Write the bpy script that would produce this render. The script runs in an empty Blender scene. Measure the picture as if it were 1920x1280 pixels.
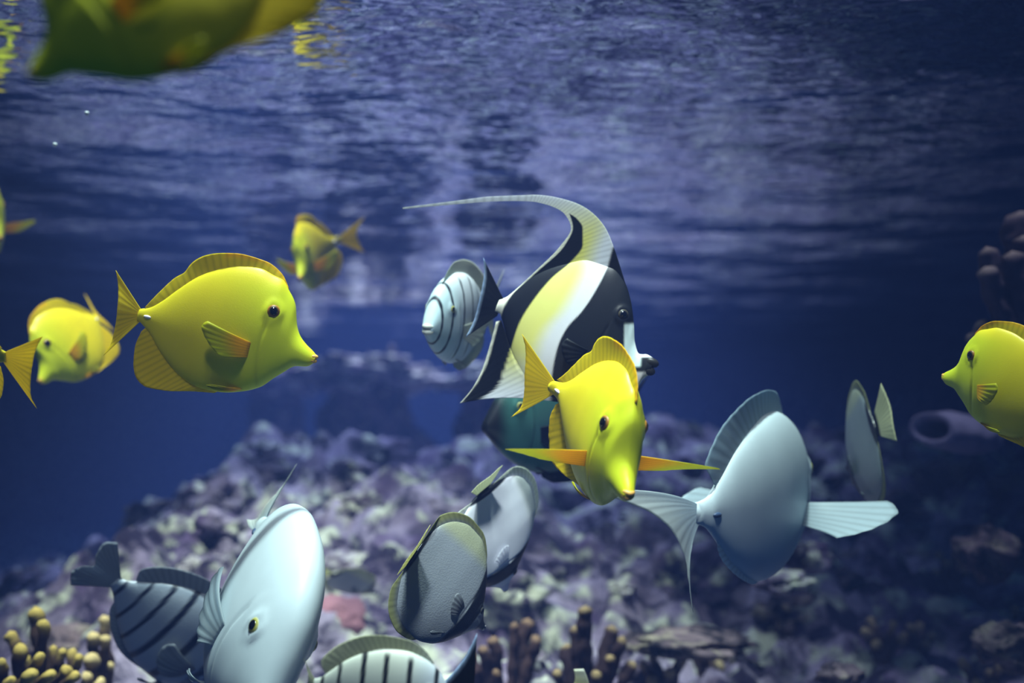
import bpy, math, random
import numpy as np
from mathutils import Vector, Matrix, noise
C = bpy.context.scene
COL = C.collection
R = math.radians
# ------------------------------------------------------------------ camera
F = 2050.0                      # focal length in pixels of the 1920 px frame
PITCH = math.atan(210 / F)      # the eye line of the water lies at y = 850
cam_d = bpy.data.cameras.new('camera'); cam = bpy.data.objects.new('camera', cam_d); COL.objects.link(cam)
cam_d.sensor_width = 36.0; cam_d.lens = 36.0 * F / 1920
cam_d.clip_start = 0.02; cam_d.clip_end = 60
cam.location = (0, 0, 0); cam.rotation_euler = (R(90) + PITCH, 0, 0)
cam_d.dof.use_dof = True; cam_d.dof.focus_distance = 1.06; cam_d.dof.aperture_fstop = 2.7
C.camera = cam
C.view_settings.view_transform = 'Standard'; C.view_settings.look = 'None'
C.view_settings.gamma = 1.0; C.view_settings.use_curve_mapping = False
C.view_settings.exposure = -0.06
C.cycles.use_denoising = True
C.cycles.max_bounces = 8; C.cycles.transparent_max_bounces = 8
C.cycles.volume_bounces = 0
C.cycles.caustics_reflective = False; C.cycles.caustics_refractive = False
C.cycles.sample_clamp_indirect = 4.0
H = 0.556                       # height of the water surface above the camera

# ------------------------------------------------------------------ world, tank lamps and added fills
w = bpy.data.worlds.new('hall'); C.world = w; w.use_nodes = True
w.node_tree.nodes['Background'].inputs[0].default_value = (0.05, 0.13, 0.30, 1)
w.node_tree.nodes['Background'].inputs[1].default_value = 0.30
def spot(name, loc, target, power, col, size, blend, radius):
    l = bpy.data.lights.new(name, 'SPOT'); l.energy = power; l.color = col
    l.spot_size = R(size); l.spot_blend = blend; l.shadow_soft_size = radius
    o = bpy.data.objects.new(name, l); COL.objects.link(o); o.location = loc
    o.rotation_euler = (Vector(target) - Vector(loc)).to_track_quat('-Z', 'Y').to_euler()
    return o
spot('tank_or_fill_lamp', (-0.1, 0.60, 2.6), (-0.04, 1.02, 0), 690, (0.86, 1.0, 0.90), 40, 0.9, 0.12)
spot('tank_or_fill_lamp', (-0.6, 0.95, 2.7), (-0.42, 1.75, 0.2), 800, (1.0, 1.0, 0.80), 30, 0.9, 0.12)
spot('tank_or_fill_lamp', (-0.1, 3.9, 3.6), (-0.32, 3.35, 0), 920, (0.62, 0.70, 1.0), 46, 1.0, 0.12)
spot('tank_or_fill_lamp', (0.0, -0.25, 2.1), (-0.01, 1.15, -0.11), 420, (0.95, 1.0, 1.0), 12, 0.9, 0.10)  # added fill from the camera side, brightens the butterflyfish flanks
spot('tank_or_fill_lamp', (-0.15, -0.30, 2.0), (-0.02, 1.28, -0.05), 95, (1.0, 1.0, 0.88), 29, 0.9, 0.15)  # weak wide fill, added so the upright fins look brighter
spot('tank_or_fill_lamp', (1.0, 1.2, 2.6), (0.72, 1.62, 0.05), 170, (0.9, 0.9, 1.0), 20, 1.0, 0.12)  # added dim light that lifts the knob coral on the right
spot('tank_or_fill_lamp', (-0.6, 5.6, 3.5), (-0.35, 5.5, 0), 1900, (0.88, 0.80, 1.0), 72, 1.0, 0.2)

# ------------------------------------------------------------------ helpers
RT = Vector((1, 0, 0))
FW = Vector((0, math.cos(PITCH), math.sin(PITCH)))
UP = Vector((0, -math.sin(PITCH), math.cos(PITCH)))
def at(px, py, D):
    """the point of the tank seen at photo position px, py at distance D"""
    return RT * ((px - 960) / F * D) + UP * (-(py - 640) / F * D) + FW * D

def tag(o, label=None, cat=None, group=None, kind=None):
    if label: o['label'] = label
    if cat: o['category'] = cat
    if group: o['group'] = group
    if kind: o['kind'] = kind
    return o

def mesh_obj(name, V, Fc, mat, parent=None, cols=None, smooth=True):
    me = bpy.data.meshes.new(name)
    me.from_pydata([tuple(v) for v in V], [], [tuple(f) for f in Fc]); me.update()
    if smooth: me.polygons.foreach_set('use_smooth', [True] * len(me.polygons))
    if cols is not None:
        ca = me.color_attributes.new('Col', 'FLOAT_COLOR', 'POINT')
        a = np.ones((len(V), 4), dtype=np.float32); a[:, :3] = np.asarray(cols, dtype=np.float32)[:, :3]
        ca.data.foreach_set('color', a.ravel())
    me.materials.append(mat)
    o = bpy.data.objects.new(name, me); COL.objects.link(o)
    if parent: o.parent = parent
    return o

def srgb(r, g, b):
    f = lambda c: (c / 255 / 12.92) if c / 255 <= 0.04045 else ((c / 255 + 0.055) / 1.055) ** 2.4
    return np.array([f(r), f(g), f(b)])

def smooth01(x, a, b):
    t = np.clip((x - a) / (b - a), 0, 1); return t * t * (3 - 2 * t)

def pchip(x, y, xq):
    """monotone cubic through the points"""
    x = np.asarray(x, float); y = np.asarray(y, float)
    h = np.diff(x); d = np.diff(y) / h
    m = np.zeros_like(y); m[0] = d[0]; m[-1] = d[-1]
    for i in range(1, len(x) - 1):
        if d[i - 1] * d[i] > 0:
            w1 = 2 * h[i] + h[i - 1]; w2 = h[i] + 2 * h[i - 1]
            m[i] = (w1 + w2) / (w1 / d[i - 1] + w2 / d[i])
    xq = np.clip(xq, x[0], x[-1])
    k = np.clip(np.searchsorted(x, xq) - 1, 0, len(x) - 2)
    t = (xq - x[k]) / h[k]
    return ((1 + 2 * t) * (1 - t) ** 2 * y[k] + t * (1 - t) ** 2 * h[k] * m[k]
            + t * t * (3 - 2 * t) * y[k + 1] + t * t * (t - 1) * h[k] * m[k + 1])

def resample(P, n):
    """n points evenly along the polyline P"""
    P = np.asarray(P, float)
    u = np.r_[0, np.cumsum(np.maximum(np.linalg.norm(np.diff(P, axis=0), axis=1), 1e-9))]
    q = np.linspace(0, u[-1], n)
    return np.stack([pchip(u, P[:, k], q) for k in range(P.shape[1])], 1)

# ------------------------------------------------------------------ materials
def new_mat(name):
    m = bpy.data.materials.new(name); m.use_nodes = True
    nt = m.node_tree; nt.nodes.clear()
    return m, nt, nt.nodes, nt.links

def skin_mat(name, rough, spec, bump=0.0, scale=500.0, coat=0.0):
    m, nt, N, Lk = new_mat(name)
    out = N.new('ShaderNodeOutputMaterial'); p = N.new('ShaderNodeBsdfPrincipled')
    a = N.new('ShaderNodeAttribute'); a.attribute_name = 'Col'
    tc = N.new('ShaderNodeTexCoord'); nz = N.new('ShaderNodeTexNoise')
    nz.inputs['Scale'].default_value = 22; nz.inputs['Detail'].default_value = 3
    mr = N.new('ShaderNodeMapRange'); mr.inputs['To Min'].default_value = 0.86; mr.inputs['To Max'].default_value = 1.1
    vm = N.new('ShaderNodeVectorMath'); vm.operation = 'SCALE'
    Lk.new(tc.outputs['Object'], nz.inputs['Vector']); Lk.new(nz.outputs['Fac'], mr.inputs['Value'])
    Lk.new(a.outputs['Color'], vm.inputs[0]); Lk.new(mr.outputs['Result'], vm.inputs['Scale'])
    Lk.new(vm.outputs['Vector'], p.inputs['Base Color'])
    p.inputs['Roughness'].default_value = rough; p.inputs['Specular IOR Level'].default_value = spec
    p.inputs['Coat Weight'].default_value = coat; p.inputs['Coat Roughness'].default_value = 0.25
    if bump:
        vo = N.new('ShaderNodeTexVoronoi'); vo.inputs['Scale'].default_value = scale
        b = N.new('ShaderNodeBump'); b.inputs['Strength'].default_value = bump; b.inputs['Distance'].default_value = 0.0006
        Lk.new(tc.outputs['Object'], vo.inputs['Vector']); Lk.new(vo.outputs['Distance'], b.inputs['Height'])
        Lk.new(b.outputs['Normal'], p.inputs['Normal'])
    Lk.new(p.outputs[0], out.inputs[0])
    return m

def fin_mat(name, trans):
    m, nt, N, Lk = new_mat(name)
    out = N.new('ShaderNodeOutputMaterial'); p = N.new('ShaderNodeBsdfPrincipled')
    t = N.new('ShaderNodeBsdfTranslucent'); mx = N.new('ShaderNodeMixShader'); mx.inputs[0].default_value = trans
    a = N.new('ShaderNodeAttribute'); a.attribute_name = 'Col'
    Lk.new(a.outputs['Color'], p.inputs['Base Color']); Lk.new(a.outputs['Color'], t.inputs['Color'])
    p.inputs['Roughness'].default_value = 0.45; p.inputs['Specular IOR Level'].default_value = 0.3
    Lk.new(p.outputs[0], mx.inputs[1]); Lk.new(t.outputs[0], mx.inputs[2]); Lk.new(mx.outputs[0], out.inputs[0])
    return m

def plain_mat(name, col, rough=0.3, spec=0.5):
    m, nt, N, Lk = new_mat(name)
    out = N.new('ShaderNodeOutputMaterial'); p = N.new('ShaderNodeBsdfPrincipled')
    tc = N.new('ShaderNodeTexCoord'); nz = N.new('ShaderNodeTexNoise'); nz.inputs['Scale'].default_value = 60
    mx = N.new('ShaderNodeMix'); mx.data_type = 'RGBA'
    mx.inputs[6].default_value = (*col, 1); mx.inputs[7].default_value = (*[c * 0.75 for c in col], 1)
    Lk.new(tc.outputs['Object'], nz.inputs['Vector']); Lk.new(nz.outputs['Fac'], mx.inputs[0])
    Lk.new(mx.outputs[2], p.inputs['Base Color'])
    p.inputs['Roughness'].default_value = rough; p.inputs['Specular IOR Level'].default_value = spec
    Lk.new(p.outputs[0], out.inputs[0])
    return m

SKIN = skin_mat('fish_skin', 0.42, 0.35, 0.06, 900)
SCALY = skin_mat('scaled_fish_skin', 0.36, 0.5, 0.22, 600)
FIN = fin_mat('fish_fin', 0.5)
PALEFIN = fin_mat('thin_fish_fin', 0.5)
PUPIL = plain_mat('pupil', (0.004, 0.005, 0.008), 0.06, 0.8)

def rock_mat(name, ca, cb, cc, dark, scale=7.0):
    """encrusted reef rock: patches of coralline colours, dark noise patches painted as crevice shade"""
    m, nt, N, Lk = new_mat(name)
    out = N.new('ShaderNodeOutputMaterial'); p = N.new('ShaderNodeBsdfPrincipled')
    tc = N.new('ShaderNodeNewGeometry')
    n1 = N.new('ShaderNodeTexNoise'); n1.inputs['Scale'].default_value = scale; n1.inputs['Detail'].default_value = 5
    n2 = N.new('ShaderNodeTexNoise'); n2.inputs['Scale'].default_value = scale * 2.3; n2.inputs['Detail'].default_value = 4
    vo = N.new('ShaderNodeTexNoise'); vo.inputs['Scale'].default_value = scale * 1.6; vo.inputs['Detail'].default_value = 6
    vo.inputs['Roughness'].default_value = 0.7; vo.inputs['Distortion'].default_value = 0.6
    for n in (n1, n2, vo): Lk.new(tc.outputs['Position'], n.inputs['Vector'])
    r1 = N.new('ShaderNodeValToRGB'); e = r1.color_ramp.elements
    e[0].position = 0.36; e[0].color = (*ca, 1); e[1].position = 0.62; e[1].color = (*cb, 1)
    Lk.new(n1.outputs['Fac'], r1.inputs[0])
    r2 = N.new('ShaderNodeValToRGB'); r2.color_ramp.elements[0].position = 0.52; r2.color_ramp.elements[1].position = 0.62
    Lk.new(n2.outputs['Fac'], r2.inputs[0])
    mx = N.new('ShaderNodeMix'); mx.data_type = 'RGBA'; mx.inputs[7].default_value = (*cc, 1)
    Lk.new(r2.outputs[0], mx.inputs[0]); Lk.new(r1.outputs[0], mx.inputs[6])
    r3 = N.new('ShaderNodeValToRGB'); r3.color_ramp.elements[0].position = 0.46; r3.color_ramp.elements[1].position = 0.58
    Lk.new(vo.outputs['Fac'], r3.inputs[0])
    m2 = N.new('ShaderNodeMix'); m2.data_type = 'RGBA'; m2.inputs[7].default_value = (*dark, 1)
    Lk.new(r3.outputs[0], m2.inputs[0]); Lk.new(mx.outputs[2], m2.inputs[6])
    Lk.new(m2.outputs[2], p.inputs['Base Color']); p.inputs['Roughness'].default_value = 0.9
    p.inputs['Specular IOR Level'].default_value = 0.15
    b = N.new('ShaderNodeBump'); b.inputs['Strength'].default_value = 0.8; b.inputs['Distance'].default_value = 0.02
    Lk.new(n2.outputs['Fac'], b.inputs['Height']); Lk.new(b.outputs['Normal'], p.inputs['Normal'])
    Lk.new(p.outputs[0], out.inputs[0])
    return m
ROCK = rock_mat('reef_rock', (0.09, 0.06, 0.13), (0.36, 0.30, 0.42), (0.55, 0.56, 0.46), (0.02, 0.014, 0.035))
ROCKB = rock_mat('pale_reef_rock', (0.30, 0.25, 0.36), (0.62, 0.60, 0.55), (0.72, 0.72, 0.60), (0.08, 0.05, 0.09), 9)
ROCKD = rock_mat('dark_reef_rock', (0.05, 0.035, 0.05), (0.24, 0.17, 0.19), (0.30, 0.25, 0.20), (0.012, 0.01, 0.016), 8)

# ------------------------------------------------------------------ water, surface, tank shell
def water_surface():
    x0, x1, y0, y1, st = -5.5, 6.5, 0.15, 11.2, 0.045
    xs = np.arange(x0, x1, st); ys = np.arange(y0, y1, st)
    V = []
    for y in ys:
        for x in xs:
            a = noise.noise(Vector((x * 2.2 + y * .8, y * 3.4 - x * 1.0, 1.7))) * 0.020
            b = noise.noise(Vector((x * 5 + y * 1.5, y * 8 - x * 1.4, 5.2))) * 0.006
            V.append((x, y, H + a * 0.6 + b))
    nx, ny = len(xs), len(ys)
    Fc = [(j * nx + i, j * nx + i + 1, (j + 1) * nx + i + 1, (j + 1) * nx + i) for j in range(ny - 1) for i in range(nx - 1)]
    m, nt, N, Lk = new_mat('water_surface')
    out = N.new('ShaderNodeOutputMaterial')
    gl = N.new('ShaderNodeBsdfGlossy'); gl.inputs['Roughness'].default_value = 0.03; gl.inputs['Color'].default_value = (0.97, 0.98, 1, 1)
    tr = N.new('ShaderNodeBsdfTransparent'); tr.inputs['Color'].default_value = (0.96, 0.98, 1, 1)
    geo = N.new('ShaderNodeNewGeometry'); dot = N.new('ShaderNodeVectorMath'); dot.operation = 'DOT_PRODUCT'
    ab = N.new('ShaderNodeMath'); ab.operation = 'ABSOLUTE'
    Lk.new(geo.outputs['Incoming'], dot.inputs[0]); Lk.new(geo.outputs['True Normal'], dot.inputs[1]); Lk.new(dot.outputs['Value'], ab.inputs[0])
    rp = N.new('ShaderNodeMapRange'); rp.inputs['From Min'].default_value = 0.60; rp.inputs['From Max'].default_value = 0.70
    rp.inputs['To Min'].default_value = 0.0; rp.inputs['To Max'].default_value = 0.95   # total internal reflection beyond the critical angle
    Lk.new(ab.outputs[0], rp.inputs['Value'])
    mx = N.new('ShaderNodeMixShader'); Lk.new(rp.outputs['Result'], mx.inputs[0])
    Lk.new(gl.outputs[0], mx.inputs[1]); Lk.new(tr.outputs[0], mx.inputs[2])
    mp = N.new('ShaderNodeMapping'); mp.inputs['Rotation'].default_value = (0, 0, R(14)); mp.inputs['Scale'].default_value = (9, 15, 1)
    nz = N.new('ShaderNodeTexNoise'); nz.inputs['Scale'].default_value = 1.0; nz.inputs['Detail'].default_value = 2.5
    Lk.new(geo.outputs['Position'], mp.inputs[0]); Lk.new(mp.outputs[0], nz.inputs['Vector'])
    bp = N.new('ShaderNodeBump'); bp.inputs['Strength'].default_value = 0.55; bp.inputs['Distance'].default_value = 0.012
    Lk.new(nz.outputs['Fac'], bp.inputs['Height']); Lk.new(bp.outputs['Normal'], gl.inputs['Normal'])
    Lk.new(mx.outputs[0], out.inputs[0])
    o = mesh_obj('water_surface', V, Fc, m); tag(o, 'rippled underside of the water surface mirroring the reef', kind='structure')
water_surface()

def box(name, lo, hi, mat):
    x0, y0, z0 = lo; x1, y1, z1 = hi
    V = [(x0, y0, z0), (x1, y0, z0), (x1, y1, z0), (x0, y1, z0), (x0, y0, z1), (x1, y0, z1), (x1, y1, z1), (x0, y1, z1)]
    return mesh_obj(name, V, [(0, 3, 2, 1), (4, 5, 6, 7), (0, 1, 5, 4), (1, 2, 6, 5), (2, 3, 7, 6), (3, 0, 4, 7)], mat, smooth=False)
m, nt, N, Lk = new_mat('tank_water')
out = N.new('ShaderNodeOutputMaterial'); sc = N.new('ShaderNodeVolumeScatter'); ab = N.new('ShaderNodeVolumeAbsorption'); ad = N.new('ShaderNodeAddShader')
sc.inputs['Color'].default_value = (0.20, 0.32, 1.0, 1); sc.inputs['Density'].default_value = 0.055; sc.inputs['Anisotropy'].default_value = 0.0
ab.inputs['Color'].default_value = (0.25, 0.62, 0.93, 1); ab.inputs['Density'].default_value = 0.16
Lk.new(sc.outputs[0], ad.inputs[0]); Lk.new(ab.outputs[0], ad.inputs[1]); Lk.new(ad.outputs[0], out.inputs['Volume'])
o = box('water', (-5.4, -0.6, -1.6), (6.4, 11.1, H - 0.02), m); tag(o, 'clear blue tank water around the fish and reef', kind='structure')

def lump(p, f, seed=0.0):
    return noise.fractal(Vector((p[0] * f, p[1] * f, p[2] * f + seed)), 0.9, 2.1, 4)

def ridged(x, y, f):
    return 1 - abs(noise.noise(Vector((x * f, y * f, 3.3)))) * 2

def reef_z(x, y):
    # slope rising from the window to a crest, a trough behind it, then the far reef
    crest_y = 3.1 + 0.25 * math.sin(x * 2.1)
    left = max(0.0, min(1.0, (x + 1.25) / 0.7)); left = left * left * (3 - 2 * left)
    front = -0.62 + 0.64 * min(1, max(0, (y - 1.5) / (crest_y - 1.5))) ** 0.8 * (0.35 + 0.65 * left)
    back = 0.0
    if y > crest_y: back = -0.30 * min(1, (y - crest_y) / 0.8)
    n = noise.fractal(Vector((x * 1.6, y * 1.6, 0)), 0.8, 2.0, 5) * 0.10 + ridged(x, y, 3.2) * 0.05
    wx, wy = x + noise.noise(Vector((x * 5, y * 5, 9))) * .06, y + noise.noise(Vector((x * 5, y * 5, 19))) * .06
    n += 0.055 * (abs(noise.noise(Vector((wx * 7, wy * 7, 4.0)))) ** 0.7 - 0.3) * 2 + 0.03 * abs(noise.noise(Vector((wx * 17, wy * 17, 8.0)))) * 2
    return front + back + n - 0.10 * max(0, x - 1.0)
def reef_slope():
    xs = np.linspace(-4.6, 4.8, 520); t = np.linspace(0, 1, 380); ys = 1.35 + 9.6 * t ** 1.7
    V = [(x, y, reef_z(x, y)) for y in ys for x in xs]
    nx, ny = len(xs), len(ys)
    Fc = [(j * nx + i, j * nx + i + 1, (j + 1) * nx + i + 1, (j + 1) * nx + i) for j in range(ny - 1) for i in range(nx - 1)]
    o = mesh_obj('reef_slope', V, Fc, ROCK); tag(o, 'mottled lavender reef slope behind the fish', kind='structure')
reef_slope()
def tank_wall(name, pts, lab):
    # a rough rockwork wall along a line, with real relief
    P = resample(np.array(pts, float), 150); zs = np.linspace(-1.0, H + 0.25, 46)
    V = []
    for z in zs:
        for q in P:
            d = noise.fractal(Vector((q[0] * 1.3, q[1] * 1.3, z * 2.5)), 0.8, 2.0, 4) * 0.35
            V.append((q[0] + d * 0.5, q[1] + d, z))
    n = len(P)
    Fc = [(j * n + i, j * n + i + 1, (j + 1) * n + i + 1, (j + 1) * n + i) for j in range(len(zs) - 1) for i in range(n - 1)]
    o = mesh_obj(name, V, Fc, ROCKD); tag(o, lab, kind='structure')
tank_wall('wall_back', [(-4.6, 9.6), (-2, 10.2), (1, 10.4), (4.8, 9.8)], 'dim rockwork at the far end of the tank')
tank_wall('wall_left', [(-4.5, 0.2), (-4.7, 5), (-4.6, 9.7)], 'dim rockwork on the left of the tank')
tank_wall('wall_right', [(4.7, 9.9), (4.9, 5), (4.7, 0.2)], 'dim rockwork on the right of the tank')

# ------------------------------------------------------------------ rocks
def ico(sub):
    import bmesh
    bm = bmesh.new(); bmesh.ops.create_icosphere(bm, subdivisions=sub, radius=1.0)
    V = [v.co.copy() for v in bm.verts]; Fc = [[v.index for v in f.verts] for f in bm.faces]; bm.free()
    return V, Fc
ICO = {k: ico(k) for k in (2, 3, 4, 5)}
def rock_mesh(size, seed, rough=0.35, sub=4):
    V, Fc = ICO[sub]; o = []
    for v in V:
        d = 1 + rough * noise.fractal(v * 1.5 + Vector((seed, seed * 1.3, 0)), 0.8, 2.1, 5) - 0.18 * abs(noise.noise(v * 4.5 + Vector((seed, 0, 0))))
        o.append((v.x * d * size[0], v.y * d * size[1], v.z * d * size[2]))
    return o, Fc
def rock(loc, size, seed, mat, label, group=None, rot=0.0, rough=0.35, sub=4, cat='rock', name='reef_rock'):
    V, Fc = rock_mesh(size, seed, rough, sub)
    o = mesh_obj(name, V, Fc, mat); o.location = loc; o.rotation_euler = (0, rot, seed)
    tag(o, label, cat, group); return o

# ------------------------------------------------------------------ fish
def conv(pts, head, tail):
    """outline points (x right, y down) -> s from snout (0) to tail root (1), h above the axis, in body lengths"""
    hx, hy = head; dx, dy = tail[0] - hx, tail[1] - hy; L = math.hypot(dx, dy)
    ux, uy = dx / L, dy / L
    sg = 1 if ux < 0 else -1          # fish drawn facing right: up is y negative
    out = []
    for (x, y) in pts:
        a, b = x - hx, y - hy
        out.append(((a * ux + b * uy) / L, (a * (-uy) + b * ux) / L * 1.0))
    return np.array([(p[0], p[1]) for p in out]) if sg > 0 else np.array([(p[0], -p[1]) for p in out])

def species(head, tail, top, bot, width, fins, **kw):
    d = dict(kw)
    d['top'] = conv(top, head, tail); d['bot'] = conv(bot, head, tail); d['w'] = width
    d['fins'] = {}
    for k, (base, tip, n, m_, amp, th) in fins.items():
        B = resample(conv(base, head, tail), n); T = resample(conv(tip, head, tail), n)
        d['fins'][k] = (B, T, m_, amp, th)
    d['cv'] = lambda pts: conv(pts, head, tail)
    return d

def mono(P):
    P = P[np.argsort(P[:, 0])]
    keep = [0]
    for i in range(1, len(P)):
        if P[i, 0] - P[keep[-1], 0] > 0.004: keep.append(i)
    return P[keep]

class Shape:
    def __init__(self, sp, wide=1.0):
        t, b = mono(sp['top']), mono(sp['bot'])
        self.t, self.b, self.w, self.wide = t, b, np.array(sp['w'], float), wide; self.lens = sp.get('lens', 1.25)
    def top(self, s): return pchip(self.t[:, 0], self.t[:, 1], s)
    def bot(self, s): return pchip(self.b[:, 0], self.b[:, 1], s)
    def half(self, s): return pchip(self.w[:, 0], self.w[:, 1], s) * self.wide
    def side(self, s, h):
        """half thickness at a point of the flank"""
        s = np.atleast_1d(np.asarray(s, float)); t, b = self.top(s), self.bot(s)
        c, r = (t + b) / 2, np.maximum((t - b) / 2, 1e-4)
        q = np.clip((h - c) / r, -1, 1)
        return self.half(s) * np.sqrt(1 - q * q) ** self.lens

def sheet(P, th, taper=True):
    """closed thin shell around a grid of points P[i][j] (j runs from root to edge)"""
    P = np.asarray(P, float); n, m_ = P.shape[:2]
    di = np.gradient(P, axis=0); dj = np.gradient(P, axis=1)
    Nn = np.cross(di, dj); Nn /= np.maximum(np.linalg.norm(Nn, axis=2, keepdims=True), 1e-9)
    k = np.linspace(1, 0.25, m_)[None, :, None] if taper else 1
    A = P + Nn * th * k; B = P - Nn * th * k
    V = np.concatenate([A.reshape(-1, 3), B.reshape(-1, 3)]); o = n * m_
    Fc = []
    for i in range(n - 1):
        for j in range(m_ - 1):
            a, b, c, d = i * m_ + j, (i + 1) * m_ + j, (i + 1) * m_ + j + 1, i * m_ + j + 1
            Fc += [(a, b, c, d), (a + o, d + o, c + o, b + o)]
    ring = [i * m_ for i in range(n)] + [(n - 1) * m_ + j for j in range(1, m_)] + [i * m_ + m_ - 1 for i in range(n - 2, -1, -1)] + [j for j in range(m_ - 2, 0, -1)]
    for q in range(len(ring)):
        a, b = ring[q], ring[(q + 1) % len(ring)]
        Fc.append((b, a, a + o, b + o))
    return V, Fc

def fish(sp, head, tail, up, label, name, cat, group=None, wide=1.0, bend=0.0, tail_yaw=0.0, pect=(35, 35), skip=(), raise_dorsal=1.0, tail_fold=0.0, pec_tilt=0.0, Lreal=None, tail_size=1.0, tail_rot=0.0, pec_twist=0.0, pec_len=1.0, anal_size=1.0):
    Ph, Pt = at(*head), at(*tail)
    X = (Ph - Pt); L = X.length; X.normalize()
    if Lreal: L = Lreal
    Z = RT * up[0] + UP * up[1] - FW * up[2]
    Z = (Z - X * Z.dot(X)).normalized(); Y = Z.cross(X)
    root = bpy.data.objects.new(name, None); COL.objects.link(root)
    root.empty_display_size = 0.03
    root.matrix_world = Matrix(((X.x, Y.x, Z.x, 0), (X.y, Y.y, Z.y, 0), (X.z, Y.z, Z.z, 0), (0, 0, 0, 1)))
    root.location = (Ph + Pt) / 2
    tag(root, label, cat, group)
    sh = Shape(sp, wide)
    def loc(S, Hh, Yy):
        """body lengths -> metres, with the swimming bend"""
        S = np.asarray(S, float); Yy = np.asarray(Yy, float); Hh = np.asarray(Hh, float)
        q = np.maximum(S - 0.45, 0); off = bend * q * q
        q2 = np.maximum(S - 0.97, 0); off = off + math.tan(R(tail_yaw)) * q2
        cs = math.cos(R(tail_yaw))
        Sx = np.where(S > 0.97, 0.97 + q2 * cs, S)
        return np.stack([(0.5 - Sx) * L, (Yy + off) * L, Hh * L], -1)
    pat = sp['pattern']
    # body
    ns, nt_ = sp.get('ns', 110), sp.get('nt', 64)
    u = np.linspace(0, 1, ns); S = 0.002 + (u ** 1.25) * 1.01
    th = np.linspace(0, 2 * math.pi, nt_, endpoint=False)
    t, b, hw = sh.top(S), sh.bot(S), sh.half(S)
    c, r = (t + b) / 2, (t - b) / 2
    SS = np.repeat(S[:, None], nt_, 1)
    st, ct = np.sin(th)[None, :], np.cos(th)[None, :]
    HH = c[:, None] + r[:, None] * st
    YY = hw[:, None] * np.sign(ct) * np.abs(ct) ** sp.get('lens', 1.25)
    se, he = sp['eye']
    # gill cover edge, cheek and brow relief
    q = (HH - (c[:, None])) / np.maximum(r[:, None], 1e-4)
    gs = sp.get('gill', 0.27)
    edge = gs + 0.035 * (1 - (q + 0.25) ** 2 * 1.6)
    gl = np.exp(-((SS - edge) / 0.008) ** 2) * (q < 0.30) * (q > -0.95)
    cover = np.clip(1 - (edge - SS) / 0.10, 0, 1) * (SS < edge) * np.clip(1 - np.abs(q + 0.2) * 1.1, 0, 1)
    dE = np.sqrt((SS - se) ** 2 + (HH - he) ** 2)
    er = sp['eye_r']
    brow = np.exp(-((dE - er * 1.15) / (er * 0.45)) ** 2) * 0.010
    YY = YY * (1 - 0.06 * gl + 0.06 * cover) + np.sign(YY) * brow * np.minimum(1, np.abs(ct) * 1.5)
    V = loc(SS, HH, YY).reshape(-1, 3)
    cols = pat('body', SS.ravel(), HH.ravel(), YY.ravel())
    cols = cols * (1 - 0.18 * gl.ravel()[:, None])  # groove shade painted into the skin colour along the gill edge
    Fc = [(i * nt_ + j, i * nt_ + (j + 1) % nt_, (i + 1) * nt_ + (j + 1) % nt_, (i + 1) * nt_ + j) for i in range(ns - 1) for j in range(nt_)]
    Fc += [tuple(range(nt_ - 1, -1, -1)), tuple((ns - 1) * nt_ + j for j in range(nt_))]
    mesh_obj('body', V, Fc, sp.get('skin', SKIN), root, cols)
    # median fins
    names = {'dorsal': 'dorsal_fin', 'anal': 'anal_fin', 'tail': 'tail_fin'}
    for k, (B, T, m_, amp, thk) in sp['fins'].items():
        if k in skip: continue
        n = len(B); v = np.linspace(0, 1, m_)
        G = B[:, None, :] * (1 - v[None, :, None]) + T[:, None, :] * v[None, :, None]
        if k == 'dorsal' and raise_dorsal != 1: G = B[:, None, :] + (G - B[:, None, :]) * raise_dorsal
        if k == 'anal' and anal_size != 1: G = B[:, None, :] + (G - B[:, None, :]) * anal_size
        if k == 'tail':
            rt0 = B.mean(0); G = rt0 + (G - rt0) * np.array([tail_size, tail_size]) ; G[:, 0] = B
            ca_, sa_ = math.cos(R(tail_rot)), math.sin(R(tail_rot)); q0 = G - rt0
            wv = v[None, :, None] ** 0.5
            G = rt0 + q0 * (1 - wv) + wv * np.stack([q0[..., 0] * ca_ - q0[..., 1] * sa_, q0[..., 0] * sa_ + q0[..., 1] * ca_], -1)
        ii = np.arange(n)[:, None]
        Y = amp * np.sin(ii * 2 * math.pi / 4.0) * v[None, :] * 0.15 + amp * 1.6 * np.sin(ii / n * 9.0 + 1.0) * v[None, :] ** 2
        if k == 'tail' and tail_fold: Y = Y + tail_fold * (np.linspace(-1, 1, n)[:, None] ** 2) * v[None, :] ** 1.5
        P = loc(G[..., 0], G[..., 1], Y)
        V, Fc = sheet(P, thk * L)
        cc = pat(k, G[..., 0].ravel(), G[..., 1].ravel(), np.repeat(v[None, :], n, 0).ravel())
        ray = (1.12 - 0.20 * (np.arange(n) % 3 == 0))[:, None] * np.ones((1, m_))
        cc = cc * ray.ravel()[:, None]
        mesh_obj(names[k], V, Fc, sp.get('finmat', FIN), root, np.concatenate([cc, cc]))
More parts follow.
